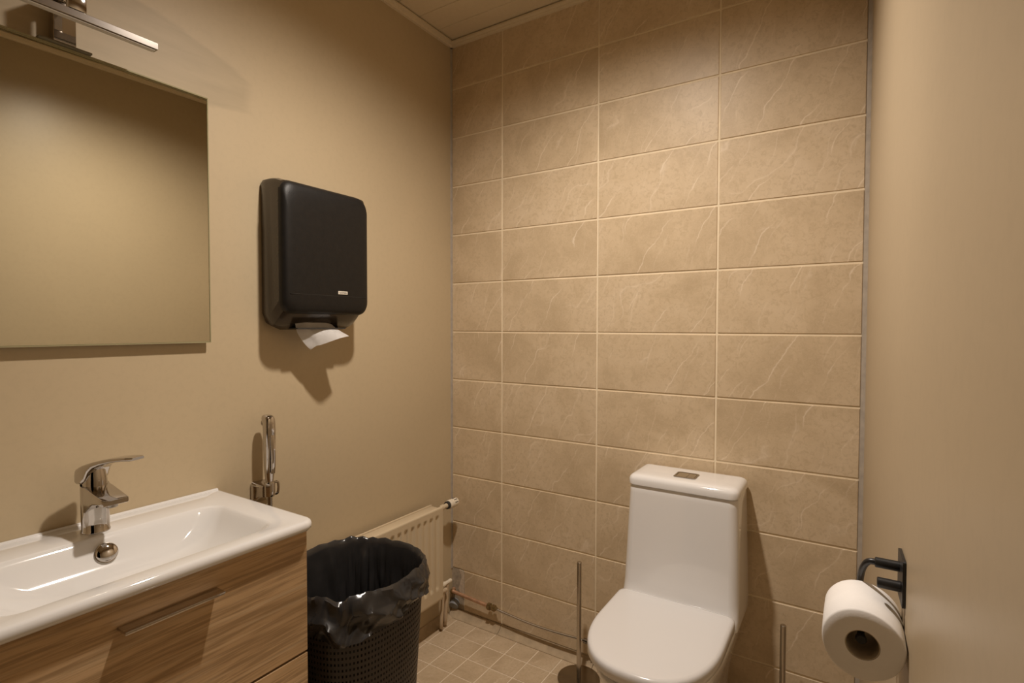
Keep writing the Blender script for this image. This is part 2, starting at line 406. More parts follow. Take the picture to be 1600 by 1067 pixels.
def basin():
    e = thing('wash_basin', 'white ceramic wash basin with slim rim on the oak cabinet', 'basin', (.2, YCV, .752))
    n = 96
    def outline(hx0, hx1, hy, rad, bow=0, yc=YCV):
        pts = rrect(hx0, hx1, yc-hy, yc+hy, rad, n=9)
        return [(x + (bow*(1-((y-yc)/hy)**2) if x > (hx0+hx1)/2 else 0), y) for x, y in pts]
    def resample(pts, n):
        P_ = [Vector((p[0], p[1], 0)) for p in pts]; P_.append(P_[0]); L = [0]
        for a, b in zip(P_, P_[1:]): L.append(L[-1]+(b-a).length)
        out = []; j = 0
        for k in range(n):
            s = L[-1]*k/n
            while L[j+1] < s: j += 1
            t_ = (s-L[j])/max(1e-9, L[j+1]-L[j]); q = P_[j].lerp(P_[j+1], t_); out.append((q.x, q.y))
        return out
    def ring(pts, z): return [(x, y, z) for x, y in pts]
    H = (YR-YL)/2
    O = lambda ins, rad: outline(.0015+ins*.2, .402-ins, H-ins, (.008, .028-ins*.5, .028-ins*.5, .008), .016)
    rings = []
    rings.append(ring(outline(.06, .372, H-.04, .02), .7525))
    rings.append(ring(O(.010, .02), .7525)); rings.append(ring(O(.004, .02), .7545)); rings.append(ring(O(.0, .02), .760)); rings.append(ring(O(.0, .02), .767))
    rings.append(ring(O(.002, .02), .7725)); rings.append(ring(O(.006, .02), .7752)); rings.append(ring(O(.011, .02), .7757))
    # bowl
    def BW(d, zc, x0, x1, hy, rad): return ring(outline(x0, x1, hy, rad, .012), zc)
    # (z, back edge, front edge, end inset, corner radius)
    for z, xa, xb, iy, rad in ((.7755, .107, .361, .066, .042), (.7745, .1105, .3585, .069, .042), (.7715, .1145, .3555, .073, .042), (.7650, .1195, .3520, .079, .043), (.7540, .1265, .3475, .088, .044),
            (.7400, .1350, .3420, .100, .046), (.7260, .1450, .3345, .117, .048), (.7140, .1560, .3240, .138, .050), (.7055, .1700, .3110, .162, .050), (.7005, .1840, .2960, .188, .046), (.6975, .2000, .2750, .220, .034), (.6965, .2150, .2520, .262, .014)):
        rings.append(BW(0, z, xa, xb, H-iy, rad))
    # same point count everywhere: outline() always gives 40 points
    bm = bmesh.new(); loft(bm, rings, False, True)
    o = obj('bowl', bm, 'basin_ceramic', e, ang=60)
    bm = bmesh.new(); 
    # upstand along the wall
    loft(bm, [[(.0006, y, .770), (.0006, y, .7790), (.004, y, .7798), (.008, y, .7785), (.0105, y, .7750), (.012, y, .770)] for y in (YL+.004, YR-.006)]); obj('upstand', bm, 'basin_ceramic', e, ang=60)
    bm = bmesh.new(); c = Vector((.1345, -1.277, .7440)); rr = []
    nrm = Vector((.86, -.10, .50)).normalized(); u = Vector((0, 1, 0)).cross(nrm).cross(nrm).normalized(); v = nrm.cross(u)
    for r_, h in ((.0135, -.012), (.0185, .003), (.0190, .006), (.0165, .0085), (.008, .0102), (.0005, .0105)):
        rr.append([c+nrm*h+(u*math.cos(2*PI*k/32)+v*math.sin(2*PI*k/32))*r_ for k in range(32)])
    loft(bm, rr); oc = obj('overflow_cap', bm, 'chrome', e)
    bm = bmesh.new(); loft(bm, [[c+nrm*h+(u*math.cos(2*PI*k/32)+v*math.sin(2*PI*k/32))*r_ for k in range(32)] for r_, h in ((.017, -.006), (.0200, .0015), (.0200, .0030), (.0170, .0035))]); obj('overflow_ring', bm, 'steel', oc)
    bm = bmesh.new(); lathe(bm, [(.020, 0), (.032, 0), (.032, .002), (.026, .005), (.006, .007), (.0004, .007)], (.234, -1.273, .6968)); obj('drain', bm, 'chrome', e)
basin()
def faucet():
    X, Y, Z = .072, -1.272, .7757
    e = thing('basin_mixer_tap', 'chrome single-lever mixer tap on the back of the basin', 'tap', (X, Y, Z))
    bm = bmesh.new()
    def ell(a, b, z, dx=0, tilt=0, n=32): return [(X+dx+a*math.cos(2*PI*k/n), Y+b*math.sin(2*PI*k/n), z+tilt*math.cos(2*PI*k/n)*a) for k in range(n)]
    loft(bm, [ell(.0265, .0255, Z), ell(.0265, .0255, Z+.003), ell(.0250, .0240, Z+.0055), ell(.0252, .0242, Z+.030), ell(.0258, .0246, Z+.060), ell(.0262, .0250, Z+.085, 0, -.15), ell(.0258, .0246, Z+.0985, 0, -.20)])
    body = obj('body', bm, 'chrome', e, ang=50)
    # spout: wide flat block from the body to its mouth
    bm = bmesh.new(); S = []
    for x, hw, zt, zb in ((X-.010, .0225, .8745, .815), (X+.012, .0235, .8735, .820), (X+.030, .0238, .8710, .834), (X+.050, .0238, .8675, .8435), (X+.075, .0236, .8635, .8480), (X+.0975, .0232, .8595, .8480)):
        S.append([(x, Y+yy, zz) for yy, zz in rrect(-hw, hw, zb, zt, min(.0030, (zt-zb)*.42), 4)])
    S.append([(X+.0995, Y+yy, zz) for yy, zz in rrect(-.0218, .0218, .8492, .8580, .0020, 4)])
    loft(bm, S); obj('spout', bm, 'chrome', e, ang=40)
    bm = bmesh.new(); lathe(bm, [(.0105, .008), (.0105, -.004), (.0095, -.005), (.0085, -.005), (.0085, -.002), (.0003, -.002)], (X+.080, Y, .8455)); obj('aerator', bm, 'satin_chrome', e)
    # lever: turned a little towards the corner
    ang = math.radians(15); d = Vector((math.cos(ang), math.sin(ang), 0)); s = Vector((-math.sin(ang), math.cos(ang), 0)); c = Vector((X, Y, 0))
    bm = bmesh.new()
    def lr(a, b, z, o_=0, tilt=0, n=32): return [c + d*(o_+a*math.cos(2*PI*k/n)) + s*(b*math.sin(2*PI*k/n)) + Vector((0, 0, z+tilt*a*math.cos(2*PI*k/n))) for k in range(n)]
    loft(bm, [lr(.0225, .0215, Z+.095, 0, -.1), lr(.0225, .0215, Z+.104), lr(.0215, .0205, Z+.112, 0, .1), lr(.015, .017, Z+.130, .002, .3)]); obj('cartridge_cover', bm, 'chrome', e, ang=50)
    bm = bmesh.new(); S = []
    for t_, hw, zt, zb in ((-.0285, .0160, .8960, .8790), (-.0270, .0225, .9035, .8775), (-.020, .0255, .9105, .8770), (-.006, .0262, .9170, .8785), (.004, .0258, .9205, .8850), (.012, .0250, .9230, .9020), (.022, .0235, .9260, .9120), (.040, .0205, .9305, .9200), (.065, .0185, .9355, .9270), (.095, .0170, .9395, .9322), (.118, .0160, .9412, .9342), (.1240, .0125, .9405, .9352)):
        S.append([c + d*t_ + s*yy + Vector((0, 0, zz)) for yy, zz in rrect(-hw, hw, zb, zt, min(.007, (zt-zb)*.45), 5)])
    loft(bm, S); obj('lever', bm, 'chrome', e, ang=50)
    bm = bmesh.new(); lathe(bm, [(.0035, 0), (.0035, .010), (.0022, .012), (.0003, .012)], (X-.030, Y+.006, Z)); obj('pop_up_rod', bm, 'copper', e)
faucet()

# ---------------------------------------------------------------- mirror and its lamp
MX = .018
def mirror():
    y0, y1, z0, z1 = -1.600, -1.000, 1.1655, 1.7775
    e = thing('wall_mirror', 'frameless square wall mirror above the basin', 'mirror', (0, (y0+y1)/2, z0))
    obj('mirror_glass', B(MX-.0045, MX, y0, y1, z0, z1, bev=.0012, seg=1), 'mirror_silver', e, smooth=False)
    bm = bmesh.new()
    for a in ((y1, y1+.0022, z0-.0022, z1+.0022), (y0-.0022, y0, z0-.0022, z1+.0022), (y0, y1, z1, z1+.0022), (y0, y1, z0-.0022, z0)): box(bm, MX-.0048, MX+.0006, *a)
    obj('polished_edge', bm, 'glass_edge', e, smooth=False)
    obj('backing', B(.0005, MX-.0046, y0+.03, y1-.035, z0+.008, z1-.03), 'mirror_back', e, smooth=False)
    obj('top_rail', B(.0005, MX+.004, y0, y1-.0, z1+.0024, z1+.0052), 'glass_edge', e, smooth=False)
mirror()
def mirror_lamp():
    yc = -1.296
    e = thing('mirror_lamp', 'slim chrome bar lamp, switched off, clipped above the mirror', 'lamp', (.03, yc, 1.783))
    obj('mount_plate', B(.0012, .030, yc-.040, yc+.050, 1.7835, 1.7875, bev=.0008), 'mirror_back', e)
    obj('upright', B(.012, .030, yc-.016, yc+.022, 1.788, 1.905, bev=.0008, seg=1), 'chrome', e, ang=20)
    obj('arm', B(.031, .100, yc-.013, yc+.017, 1.872, 1.884, bev=.0015), 'chrome', e)
    obj('arm_joint', B(.085, .100, yc-.013, yc+.017, 1.833, 1.8715, bev=.0015), 'chrome', e)
    obj('bar', B(.082, .102, -1.445, -1.149, 1.8165, 1.8310, bev=.0007, seg=1), 'satin_chrome', e, ang=20)
    obj('diffuser', B(.085, .099, -1.44, -1.154, 1.8140, 1.8163, bev=.0006), 'diffuser', e)
mirror_lamp()

# ---------------------------------------------------------------- paper towel dispenser
def dispenser():
    y0, y1 = -.850, -.550
    e = thing('paper_towel_dispenser', 'black plastic paper towel dispenser mounted on the painted wall', 'dispenser', (.05, -.70, 1.19))
    bm = bmesh.new(); S = []
    for x, ins, zb, zt, r in ((.0008, .006, 1.212, 1.612, .022), (.004, .003, 1.206, 1.616, .024), (.010, .0015, 1.203, 1.6175, .026), (.030, .001, 1.196, 1.6175, .026), (.045, .001, 1.200, 1.6170, .026), (.070, .0010, 1.222, 1.6130, .028), (.092, .0016, 1.243, 1.6050, .030)):
        pts = rrect(y0+ins, y1-ins, zb, zt, (r+.012, r+.012, .012, .012), 2 if x > .001 else 2)
        S.append([(x, y, z) for y, z in pts])
    loft(bm, S); hs = obj('housing', bm, 'smoked_plastic', e, ang=28)
    bm = bmesh.new(); S = []
    for x, ins, zb, zt, r in ((.086, .003, 1.2440, 1.606, .032), (.0865, .0, 1.2410, 1.609, .033), (.0965, .0, 1.2410, 1.6050, .034), (.1020, .0012, 1.2420, 1.6010, .035), (.1070, .0040, 1.2450, 1.5930, .036), (.1110, .0085, 1.2495, 1.5780, .038), (.1135, .0150, 1.2560, 1.5580, .040), (.1150, .026, 1.268, 1.530, .042), (.1160, .060, 1.300, 1.470, .040)):
        S.append([(x, y, z) for y, z in rrect(y0+ins, y1-ins, zb, zt, r, 8)])
    loft(bm, S); obj('front_cover', bm, 'black_plastic', e, ang=40)
    obj('cover_seam', B(.1128, .1160, y0+.016, y1-.016, 1.2955, 1.2963), 'rubber', e)
    b = obj('badge', B(.1150, .1170, -.675, -.640, 1.3010, 1.3105, bev=.0006, seg=1), 'badge', e, smooth=False)
    cu = bpy.data.curves.new('badge_text', 'FONT'); cu.body = 'KATRIN'; cu.size = .0072; cu.align_x = 'CENTER'; cu.align_y = 'CENTER'; cu.extrude = .0002
    tmp = bpy.data.objects.new('tmp', cu); COL.objects.link(tmp)
    dg = bpy.context.evaluated_depsgraph_get(); me = bpy.data.meshes.new_from_object(tmp.evaluated_get(dg)); bpy.data.objects.remove(tmp)
    me.name = 'badge_text'; me.materials.clear(); me.materials.append(M['ink'])
    for v_ in me.vertices:
        a, b_, c_ = v_.co; v_.co = Vector((.1171+c_, -.6575+a, 1.3057+b_)) - Vector(e['_o'])
    t_ = bpy.data.objects.new('badge_text', me); COL.objects.link(t_); t_.parent = b
    obj('paper_slot', B(.040, .082, -.79, -.62, 1.1975, 1.2015), 'rubber', e)
    # the sheet hanging out
dispenser()
def towel():
    # grid patch: rows from slot down to the hanging corner
    left = smooth_path([(.060, -.782, 1.214), (.062, -.776, 1.186), (.060, -.752, 1.156), (.062, -.732, 1.136)], 6)
    mid = smooth_path([(.062, -.725, 1.222), (.070, -.722, 1.196), (.080, -.715, 1.172), (.088, -.712, 1.152)], 6)
    mid2 = smooth_path([(.062, -.685, 1.218), (.078, -.682, 1.198), (.104, -.678, 1.184), (.122, -.676, 1.170)], 6)
    rt = smooth_path([(.060, -.655, 1.212), (.074, -.648, 1.199), (.096, -.640, 1.186), (.112, -.632, 1.176)], 6)
    bm = bmesh.new(); R_ = []
    n = len(left)
    for i in range(n):
        row = smooth_path([left[i], left[i].lerp(mid[i], .5)+Vector((.004*math.sin(i*.35), 0, .004)), mid[i], mid2[i], rt[i]], 6); R_.append(row)
    for r_ in R_: pass
    loft(bm, R_, False, False, closed=False)
    f = list(bm.faces); bmesh.ops.solidify(bm, geom=f, thickness=.0004)
    o = obj('paper_towel', bm, 'paper', ang=70)
    tag(o, 'white paper towel corner hanging out of the black dispenser', 'paper towel')
towel()

# ---------------------------------------------------------------- hand shower
def hand_shower():
    Y = -.860
    e = thing('hand_shower', 'chrome bidet hand shower in its wall holder beside the basin', 'shower', (.03, Y, .70))
    bm = bmesh.new(); S = []
    for z, xc, hx, hy in ((.772, .050, .009, .009), (.790, .050, .010, .011), (.82, .0505, .011, .0135), (.87, .051, .012, .0150), (.91, .051, .0125, .0155), (.935, .050, .013, .0155), (.950, .046, .016, .0150), (.957, .043, .014, .012), (.960, .042, .009, .008)):
        S.append([(xc+a, Y+b, z) for a, b in rrect(-hx, hx, -hy, hy, min(hx, hy)*.75, 5)])
    loft(bm, S); obj('handset', bm, 'chrome', e, ang=50)
    bm = bmesh.new(); lathe(bm, [(.011, 0), (.0115, -.004), (.009, -.007), (.0003, -.007)], (.034, Y, .938), 'x', 20); obj('spray_head', bm, 'satin_chrome', e)
    bm = bmesh.new(); S = []
    for z, x, hx in ((.800, .066, .002), (.820, .068, .003), (.850, .0685, .0035), (.885, .067, .003), (.905, .064, .002)):
        S.append([(x+a, Y+b, z) for a, b in rrect(-hx, hx, -.006, .006, .0018, 3)])
    loft(bm, S); obj('trigger', bm, 'chrome', e, ang=50)
    bm = bmesh.new()
    loft(bm, [[(x, Y+b, c) for b, c in rrect(-hw, hw, z0, z1, .008, 5)] for x, hw, z0, z1 in ((.0006, .026, .712, .770), (.004, .027, .711, .771), (.012, .024, .716, .768), (.026, .016, .726, .764), (.038, .014, .730, .764))])
    obj('wall_holder', bm, 'chrome', e, ang=40)
    bm = bmesh.new(); lathe(bm, [(.0105, .735), (.0135, .735), (.0140, .740), (.0140, .772), (.0130, .775), (.0105, .775)], (.050, Y, 0), 'z', 24); obj('holder_cup', bm, 'chrome', e)
    bm = bmesh.new(); tube(bm, smooth_path([(.052, Y+.012, .738), (.057, Y+.019, .739), (.058, Y+.022, .754), (.057, Y+.020, .770), (.054, Y+.012, .771)], 5), .0034, 8); obj('holder_clip', bm, 'chrome', e)
    bm = bmesh.new(); P_ = smooth_path([(.050, Y, .735), (.050, Y, .66), (.046, Y-.004, .56), (.040, Y-.012, .45), (.034, Y-.03, .36), (.028, Y-.05, .33), (.026, Y-.07, .36), (.024, Y-.075, .44), (.012, Y-.075, .47), (.001, Y-.075, .475)], 22)
    tube(bm, P_, [.0062+.0010*(k % 2) for k in range(len(P_))], 12); obj('hose', bm, 'satin_chrome', e, ang=80)
hand_shower()

# ---------------------------------------------------------------- radiator and pipes
def radiator():
    yr, yl, z0, z1, xf, xb = -.158, -.760, .150, .512, .088, .034
    e = thing('panel_radiator', 'cream enamel panel radiator behind the black bin', 'radiator', (.06, (yr+yl)/2, z0))
    def panel(name, x, sgn):
        bm = bmesh.new(); ys = []; y = yr
        NY = 200; rowsz = [z0, z0+.003]+[z0+.012+k*.006 for k in range(0, 10)]+[z0+.075+k*.02 for k in range(11)]+[z1-.062+k*.005 for k in range(12)]+[z1-.003, z1]
        rowsz = sorted(set(round(q, 4) for q in rowsz if z0 <= q <= z1))
        V = []
        sp = .0335
        for z in rowsz:
            r_ = []
            for k in range(NY+1):
                y = yr + (yl-yr)*k/NY
                ph = ((yr-.020-y)/sp) % 1.0; d = abs(ph-.5)*sp          # distance from channel centre
                inside = max(0, min(1, (.0095-d)/.004)); inside = inside*inside*(3-2*inside)
                if y > yr-.016 or y < yl+.016: inside = 0
                zt, zb = z1-.026, z0+.048
                e1 = max(0, min(1, (zt-z)/.010)); e2 = max(0, min(1, (z-zb)/.010)); inside *= e1*e1*(3-2*e1)*e2*e2*(3-2*e2)
                edge = 0
                if z in (rowsz[0], rowsz[-1]) or k in (0, NY): edge = .003
                r_.append(bm.verts.new((x-sgn*(.0065*inside+edge), y, z)))
            V.append(r_)
        for i in range(len(V)-1):
            for j in range(NY): bm.faces.new((V[i][j], V[i][j+1], V[i+1][j+1], V[i+1][j]))
        be = [ed for ed in bm.edges if len(ed.link_faces) == 1]
        ext = bmesh.ops.extrude_edge_only(bm, edges=be)
        for v_ in [q for q in ext['geom'] if isinstance(q, bmesh.types.BMVert)]: v_.co.x = x-sgn*.0095
        ring_ = [ed for ed in bm.edges if len(ed.link_faces) == 1]
        bmesh.ops.contextual_create(bm, geom=ring_)
        obj(name, bm, 'radiator_enamel', e, ang=60)
    panel('front_panel', xf, 1)
    obj('rear_panel', B(xb-.012, xb-.004, yl, yr, z0, z1-.004, bev=.002), 'radiator_enamel', e)
    # water channels inside
    for za in (z0+.010, z1-.030): obj('header_channel', B(xb-.003, xf-.010, yl+.01, yr-.004, za, za+.024, bev=.006), 'radiator_enamel', e)
    bm = bmesh.new()
    for k in range(46): box(bm, xb-.002, xf-.009, yr-.016-k*.0125, yr-.0155-k*.0125, z0+.04, z1-.036)
    o = obj('convector_fins', bm, 'radiator_enamel', e, smooth=False); o['kind'] = 'stuff'
    for k in range(2): obj('wall_bracket', B(.0006, xb-.005, (-.25, -.64)[k]-.012, (-.25, -.64)[k]+.012, z0+.03, z1-.03), 'radiator_enamel', e)
    # thermostat valve at the upper corner
    c = (.066, -.150, .4985)
    bm = bmesh.new(); lathe(bm, [(.009, -.004), (.009, .004), (.011, .006), (.011, .016), (.0085, .018), (.0085, .030), (.0095, .031), (.0095, .036)], c, 'y', 20); v1 = obj('valve_body', bm, 'radiator_enamel', e)
    bm = bmesh.new(); lathe(bm, [(.0095, .036), (.0145, .0365), (.0150, .040), (.0150, .046), (.0130, .047)], c, 'y', 24); obj('collar', bm, 'rubber', v1)
    bm = bmesh.new(); lathe(bm, [(.0130, .047), (.0165, .0475), (.0175, .050), (.0175, .062), (.0165, .063), (.0165, .066), (.0175, .067), (.0175, .090), (.0155, .097), (.011, .099), (.0003, .0995)], c, 'y', 28); th = obj('thermostat_head', bm, 'valve_white', e)
    for a in (20, 55, 90, 125, 160):
        aa = math.radians(a); bm = bmesh.new(); px, pz = c[0]+.0172*math.cos(aa), c[2]+.0172*math.sin(aa)
        box(bm, px-.0012, px+.0012, c[1]+.072, c[1]+.090, pz-.0012, pz+.0012); obj('grip_slot', bm, 'rubber', th)
    # lower valve
    bm = bmesh.new(); lathe(bm, [(.008, -.004), (.008, .02), (.0095, .021), (.0095, .034), (.007, .036), (.007, .062), (.0075, .064), (.0075, .072), (.0003, .073)], (.062, -.155, .187), 'y', 20); obj('return_valve', bm, 'valve_white', e)
    bm = bmesh.new(); lathe(bm, [(.007, -.004), (.007, .018), (.0085, .019), (.0085, .032), (.0003, .033)], (.070, -.155, .168), 'y', 20); obj('drain_plug', bm, 'pipe_enamel', e)
radiator()
bm = bmesh.new(); tube(bm, smooth_path([(.066, -.135, .160), (.064, -.138, .10), (.062, -.142, .050), (.058, -.138, .024), (.050, -.128, .012), (.046, -.120, .001)], 8), .0068, 14)
tag(obj('heating_pipe', bm, 'pipe_enamel'), 'painted heating pipe dropping from the radiator to the floor, nearer the bin', 'pipe', 'heating pipes under the radiator')
bm = bmesh.new(); tube(bm, smooth_path([(.060, -.105, .180), (.058, -.106, .12), (.055, -.108, .060), (.052, -.106, .030), (.042, -.098, .014), (.036, -.092, .001)], 8), .0080, 14)
tag(obj('heating_pipe', bm, 'pipe_enamel'), 'painted heating pipe dropping from the radiator to the floor, nearer the tiled wall', 'pipe', 'heating pipes under the radiator')
bm = bmesh.new(); tube(bm, [(.020, .004, .048), (.020, -.006, .046), (.022, -.016, .040)], .020, 20)
tag(obj('pipe_stub', bm, 'grey_pvc'), 'grey plastic pipe stub in the broken tile corner', 'pipe')
def supply_pipe():
    e = thing('water_supply_pipe', 'water pipe running low along the tiled wall to the toilet', 'pipe', (.3, -.03, .0))
    bm = bmesh.new(); tube(bm, smooth_path([(.022, -.012, .113), (.028, -.026, .110), (.045, -.026, .107), (.12, -.026, .102), (.205, -.026, .0975)], 6), .0072, 14); obj('copper_section', bm, 'copper', e)
    bm = bmesh.new(); tube(bm, smooth_path([(.012, .002, .100), (.014, -.014, .098), (.022, -.022, .106), (.030, -.026, .110)], 5), .0095, 12); obj('elbow', bm, 'old_brass', e)
    bm = bmesh.new(); lathe(bm, [(.0078, 0), (.0135, .0005), (.0135, .014), (.0100, .0145), (.0100, .022), (.0125, .0225), (.0125, .036), (.0085, .038), (.0060, .046), (.0003, .0462)], (.203, -.026, .0965), 'x', 6); obj('compression_fitting', bm, 'old_brass', e, ang=20)
    bm = bmesh.new(); tube(bm, smooth_path([(.245, -.026, .0945), (.30, -.0265, .0905), (.37, -.028, .0865), (.44, -.029, .0855), (.52, -.030, .0885), (.60, -.030, .094), (.628, -.030, .0945)], 8), .0052, 12); obj('chrome_section', bm, 'chrome', e)
    bm = bmesh.new(); lathe(bm, [(.005, 0), (.009, .0005), (.009, .014), (.0065, .0145), (.0065, .024), (.0105, .0245), (.0105, .044), (.006, .045)], (.622, -.030, .0945), 'x', 14); obj('angle_valve', bm, 'satin_chrome', e)
    bm = bmesh.new(); tube(bm, smooth_path([(.655, -.030, .0945), (.69, -.026, .096), (.74, -.022, .11), (.80, -.014, .16), (.83, -.010, .22)], 6), .0045, 10); obj('flexible_hose', bm, 'satin_chrome', e)
supply_pipe()

# ---------------------------------------------------------------- toilet
TX = .990
def toilet():
    e = thing('toilet', 'white ceramic close-coupled toilet with closed lid against the tiled wall', 'toilet', (TX, -.30, 0))
    def D(hw, yb, yf, rb, n=11, p=2.6):
        """D-shaped plan outline: flat back at yb, round front at yf"""
        pts = []; ys = yb-(yb-yf)*.42; ly = ys-yf
        # back right corner -> back left corner
        for k in range(5):
            a = .5*PI*k/4; pts.append((TX+hw-rb+rb*math.cos(a), yb-rb+rb*math.sin(a)))
        for k in range(5):
            a = .5*PI+.5*PI*k/4; pts.append((TX-hw+rb+rb*math.cos(a), yb-rb+rb*math.sin(a)))
        for k in range(3): pts.append((TX-hw, yb-rb-(yb-rb-ys)*(k+1)/4))
        m = 26
        for k in range(m+1):
            a = PI+PI*k/m; ca, sa = math.cos(a), math.sin(a)
            pts.append((TX+hw*math.copysign(abs(ca)**(2/p), ca), ys+ly*math.copysign(abs(sa)**(2/2.15), sa)))
        for k in range(3): pts.append((TX+hw, ys+(yb-rb-ys)*(k+1)/4))
        return pts
    # pan with skirt
    bm = bmesh.new(); S = []
    for z, hw, yb, yf, rb in ((0, .112, -.055, -.455, .02), (.004, .115, -.052, -.460, .02), (.06, .114, -.050, -.462, .02), (.12, .116, -.045, -.470, .025), (.18, .122, -.040, -.487, .03), (.23, .131, -.034, -.508, .03), (.28, .143, -.028, -.536, .03), (.32, .153, -.022, -.560, .03), (.350, .1595, -.018, -.577, .03), (.366, .1615, -.016, -.584, .03), (.3735, .1605, -.016, -.583, .03), (.3765, .157, -.018, -.579, .03)):
        S.append([(x, y, z) for x, y in D(hw, yb, yf, rb)])
    loft(bm, S); obj('pan', bm, 'ceramic', e, ang=60)
    # cistern: tapers upwards, flares forward at its foot
    bm = bmesh.new(); S = []
    for z, hw, yf in ((.370, .166, -.212), (.385, .1665, -.210), (.395, .1665, -.205), (.410, .1660, -.196), (.435, .1655, -.190), (.48, .1645, -.186), (.55, .1625, -.181), (.63, .1600, -.176), (.70, .1575, -.1715), (.7205, .1570, -.170), (.7235, .1555, -.1685)):
        S.append([(TX+x, y, z) for x, y in rrect(-hw, hw, yf, -.012, (.026, .026, .008, .008), 7)])
    loft(bm, S); obj('cistern', bm, 'ceramic', e, ang=60)
    bm = bmesh.new(); S = []
    for z, ins in ((.7250, .003), (.7255, .0), (.7400, -.0005), (.7470, .0025), (.7520, .008), (.7545, .016), (.7555, .030), (.7560, .055)):
        hw = .1595-ins
        S.append([(TX+x, y, z) for x, y in rrect(-hw, hw, -.1745+ins, -.010-ins*.5, (max(.006, .028-ins*.3), max(.006, .028-ins*.3), .010, .010), 7)])
    loft(bm, S); ld = obj('cistern_lid', bm, 'ceramic', e, ang=60)
    bm = bmesh.new(); S = []
    for z, ins in ((.7552, 0), (.7572, 0), (.7580, .001), (.7580, .005), (.7566, .0055)): S.append([(x, y, z) for x, y in rrect(.958+ins, 1.024-ins, -.132+ins, -.070-ins, .008, 4)])
    loft(bm, S); bt = obj('button_frame', bm, 'satin_chrome', ld)
    for a, b_ in ((.9650, .9955), (.9965, 1.0170)):
        bm = bmesh.new(); loft(bm, [[(x, y, z) for x, y in rrect(a, b_, -.125, -.077, .004, 4)] for z in (.7560, .7575)]); obj('flush_button', bm, 'steel', bt)
    # seat ring under the lid
    bm = bmesh.new(); loft(bm, [[(x, y, z) for x, y in D(hw, -.225, yf, .02)] for z, hw, yf in ((.3772, .150, -.572), (.3772, .1560, -.578), (.3800, .1575, -.580), (.3865, .1575, -.580))])
    obj('seat', bm, 'seat_plastic', e, ang=60)
    bm = bmesh.new(); S = []
    for z, hw, yf, yb in ((.3880, .158, -.584, -.212), (.3882, .1630, -.589, -.207), (.3900, .1645, -.591, -.205), (.4060, .1650, -.591, -.204), (.4120, .1638, -.590, -.205), (.4160, .1605, -.586, -.208), (.4178, .154, -.578, -.214), (.4190, .130, -.55, -.235), (.4196, .08, -.48, -.28)):
        S.append([(x, y, z) for x, y in D(hw, yb, yf, .022)])
    loft(bm, S); obj('seat_lid', bm, 'seat_plastic', e, ang=60)
    for sx in (-1, 1):
        bm = bmesh.new(); box(bm, TX+sx*.125-.016, TX+sx*.125+.016, -.223, -.2135, .377, .404, bev=.003); obj('hinge', bm, 'seat_plastic', e)
        bm = bmesh.new(); box(bm, TX+sx*.156-.006, TX+sx*.156+.006, -.236, -.2135, .3772, .392, bev=.002); obj('seat_bumper', bm, 'seat_plastic', e)
toilet()

# ---------------------------------------------------------------- pole stands either side of the toilet
def pole(x, y, h, label, r=.0078, rb=.072):
    e = thing('pole_stand', label, 'stand', (x, y, 0), 'steel poles beside the toilet')
    bm = bmesh.new(); lathe(bm, [(.0005, .0), (rb-.002, 0), (rb, .002), (rb, .009), (rb-.0015, .0105), (.014, .0115), (.0005, .0115)], (x, y, 0), 'z', 48); obj('base_plate', bm, 'dark_steel', e, ang=40)
    bm = bmesh.new(); lathe(bm, [(r, .0118), (r, h-.0015), (r-.0012, h), (.0004, h)], (x, y, 0), 'z', 24); obj('pole', bm, 'steel', e)
pole(.640, -.108, .410, 'thin steel pole on dark round base, standing by the water pipe')
pole(1.257, -.0785, .368, 'thin steel pole standing below the toilet roll', rb=.045)

